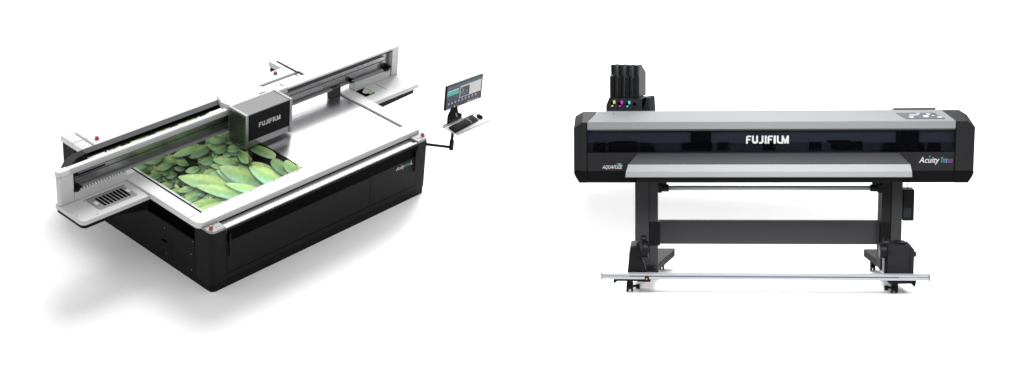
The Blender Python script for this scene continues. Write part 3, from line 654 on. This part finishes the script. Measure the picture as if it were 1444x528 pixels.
# ink unit standing on the back of the roll printer
IA = R(-16)
IF = RF @ Matrix.Translation((-1.658, .62, 1.62)) @ Matrix.Rotation(IA, 4, 'Z')
ink = thing('ink_station', 'dark slate ink station with coloured markers at back of the roll printer', 'ink station', (.2, .1, .0), IF)
B().prism([(-.03, .0), (-.03, .205), (.005, .285), (.355, .285), (.355, .0)], 1, 0, .22, .006).obj('station_body', 'bluish', ink)
B().prism([(.36, .0), (.44, .0), (.425, .29), (.36, .29)], 1, .02, .25, .006).obj('station_side', 'navy', ink)
B().loft([[(.30, .005, .20), (.375, .005, .20), (.40, .02, .287), (.375, .02, .287)], [(.30, .2, .20), (.375, .2, .20), (.40, .2, .287), (.375, .2, .287)]]).obj('station_gap', 'deep', ink)
pitch = .081
for i in range(1, 4): B().box((i*pitch+.012, i*pitch+.016), (-.002, .001), (.10, .20)).obj('station_seam', 'deep', ink)
cl = ['leftmost black ink cartridge, above the yellow marker', 'black ink cartridge above the magenta marker', 'black ink cartridge above the cyan marker', 'rightmost black ink cartridge, wide side showing, above no coloured marker']
for i in range(4):
    x = .018+i*pitch
    mk = ('yellow', 'magenta', 'cyanm', None)[i]
    b = B().cyl((x+.018, -.008, .225), (x+.018, .0, .225), .016, 12).obj('key_socket', 'deep', ink)
    if mk:
        B().box((x+.032, x+.056), (-.012, -.001), (.222, .256), .004).obj('colour_marker', mk, ink)
        B().prism([(x+.010, .192), (x+.028, .192), (x+.036, .207), (x+.018, .207)], 1, -.010, -.001).obj('colour_marker', mk, ink)
    else: B().box((x+.02, x+.05), (-.008, -.001), (.205, .215), .003).obj('colour_marker', 'plastic', ink)
    c = thing('ink_cartridge', cl[i], 'ink cartridge', (x+.03, .1, .287), IF, 'ink cartridges in the ink station')
    B().prism([(.02, .288), (.02, .625), (.11, .625), (.28, .53), (.28, .288)], 0, x+.022, x+.060, .004).obj('cartridge_body', 'bluish', c)
    B().prism([(-.02, .288), (-.02, .50), (.0, .515), (.019, .515), (.019, .288)], 0, x, x+.044, .004).obj('cartridge_front', 'plastic', c)
    B().box((x+.008, x+.032), (-.006, .019), (.518, .628), .004).obj('cartridge_grip', 'plastic', c)
    B().box((x+.036, x+.060), (.0, .019), (.505, .626), .004).obj('cartridge_clip', 'bluish', c)

# ================================================================== FLOOR
def floor():
    n = 150; t = np.linspace(-1, 1, n); a = 9*t+31*t**5
    Xg, Yg = np.meshgrid(a+3.2, a-1.0)
    nz = RA[2]; pz_ = RO.z-((Xg-RO.x)*nz[0]+(Yg-RO.y)*nz[1])/nz[2]
    lx = (Xg-RO.x)*.598-(Yg-RO.y)*.801; ly = (Xg-RO.x)*.801+(Yg-RO.y)*.598
    dx = np.maximum(np.abs(lx)-2.15, 0); dy = np.maximum(np.maximum(-.45-ly, ly-1.35), 0)
    d = np.clip(np.hypot(dx, dy)/1.3, 0, 1); w_ = 1-d*d*(3-2*d)
    Z = pz_*w_
    me = bpy.data.meshes.new('floor'); co = np.stack([Xg, Yg, Z], -1).reshape(-1, 3); idx = np.arange(n*n).reshape(n, n)
    q = np.stack([idx[:-1, :-1], idx[:-1, 1:], idx[1:, 1:], idx[1:, :-1]], -1).reshape(-1, 4)
    me.from_pydata(co.tolist(), [], q.tolist()); me.update()
    for p in me.polygons: p.use_smooth = True
    me.materials.append(M['floor'])
    o = bpy.data.objects.new('floor', me); COL.objects.link(o); o['kind'] = 'structure'; o['label'] = 'white studio floor'
floor()

# ================================================================== LIGHT, WORLD, CAMERA
wd = bpy.data.worlds.new('World'); S.world = wd; wd.use_nodes = True
bg = wd.node_tree.nodes['Background']; bg.inputs[0].default_value = (1, 1, 1, 1); bg.inputs[1].default_value = .92
def area(name, loc, target, size, power, size_y=None):
    l = bpy.data.lights.new(name, 'AREA'); l.energy = power; l.shape = 'RECTANGLE'; l.size = size; l.size_y = size_y or size
    o = bpy.data.objects.new(name, l); COL.objects.link(o); o.location = loc
    o.rotation_euler = (Vector(target)-Vector(loc)).to_track_quat('-Z', 'Y').to_euler(); return o
area('studio_softbox', (10.5, 11.5, 16), (1.5, 0, 0), 9, 3900)
for lx_ in (-1, 5):
    f_ = RF @ Vector((lx_, -7.0, 7.0)); t_ = RF @ Vector((0, .5, .2))
    area('added_fill_light', f_, t_, 3, 55).data.spread = R(36)  # added unseen fills that whiten the shaded floor under the roll printer
area('added_rear_light', RF @ Vector((-.5, 8.5, 7.5)), RF @ Vector((-.9, 2.0, 0)), 5, 280).data.spread = R(50)  # added unseen lamp, only there to clear floor shade behind the roll printer

cd = bpy.data.cameras.new('camera'); cam = bpy.data.objects.new('camera', cd); COL.objects.link(cam)
cd.sensor_width = 36; cd.lens = 2100/1444*36; cd.clip_end = 200; cd.clip_start = .1
Rm = Matrix(((.6545, -.7499, .0961), (.33, .3978, .8561), (-.6802, -.5286, .5078)))
cam.matrix_world = Matrix.Translation((-7.3876, -9.1692, 8.29)) @ Rm.transposed().to_quaternion().normalized().to_matrix().to_4x4()
S.camera = cam
S.view_settings.view_transform = 'Standard'; S.view_settings.look = 'None'; S.view_settings.exposure = 0; S.view_settings.gamma = 1
S.render.engine = 'CYCLES'; S.cycles.max_bounces = 8; S.cycles.diffuse_bounces = 4; S.cycles.use_denoising = True
for e in ROOTS: del e['_o']
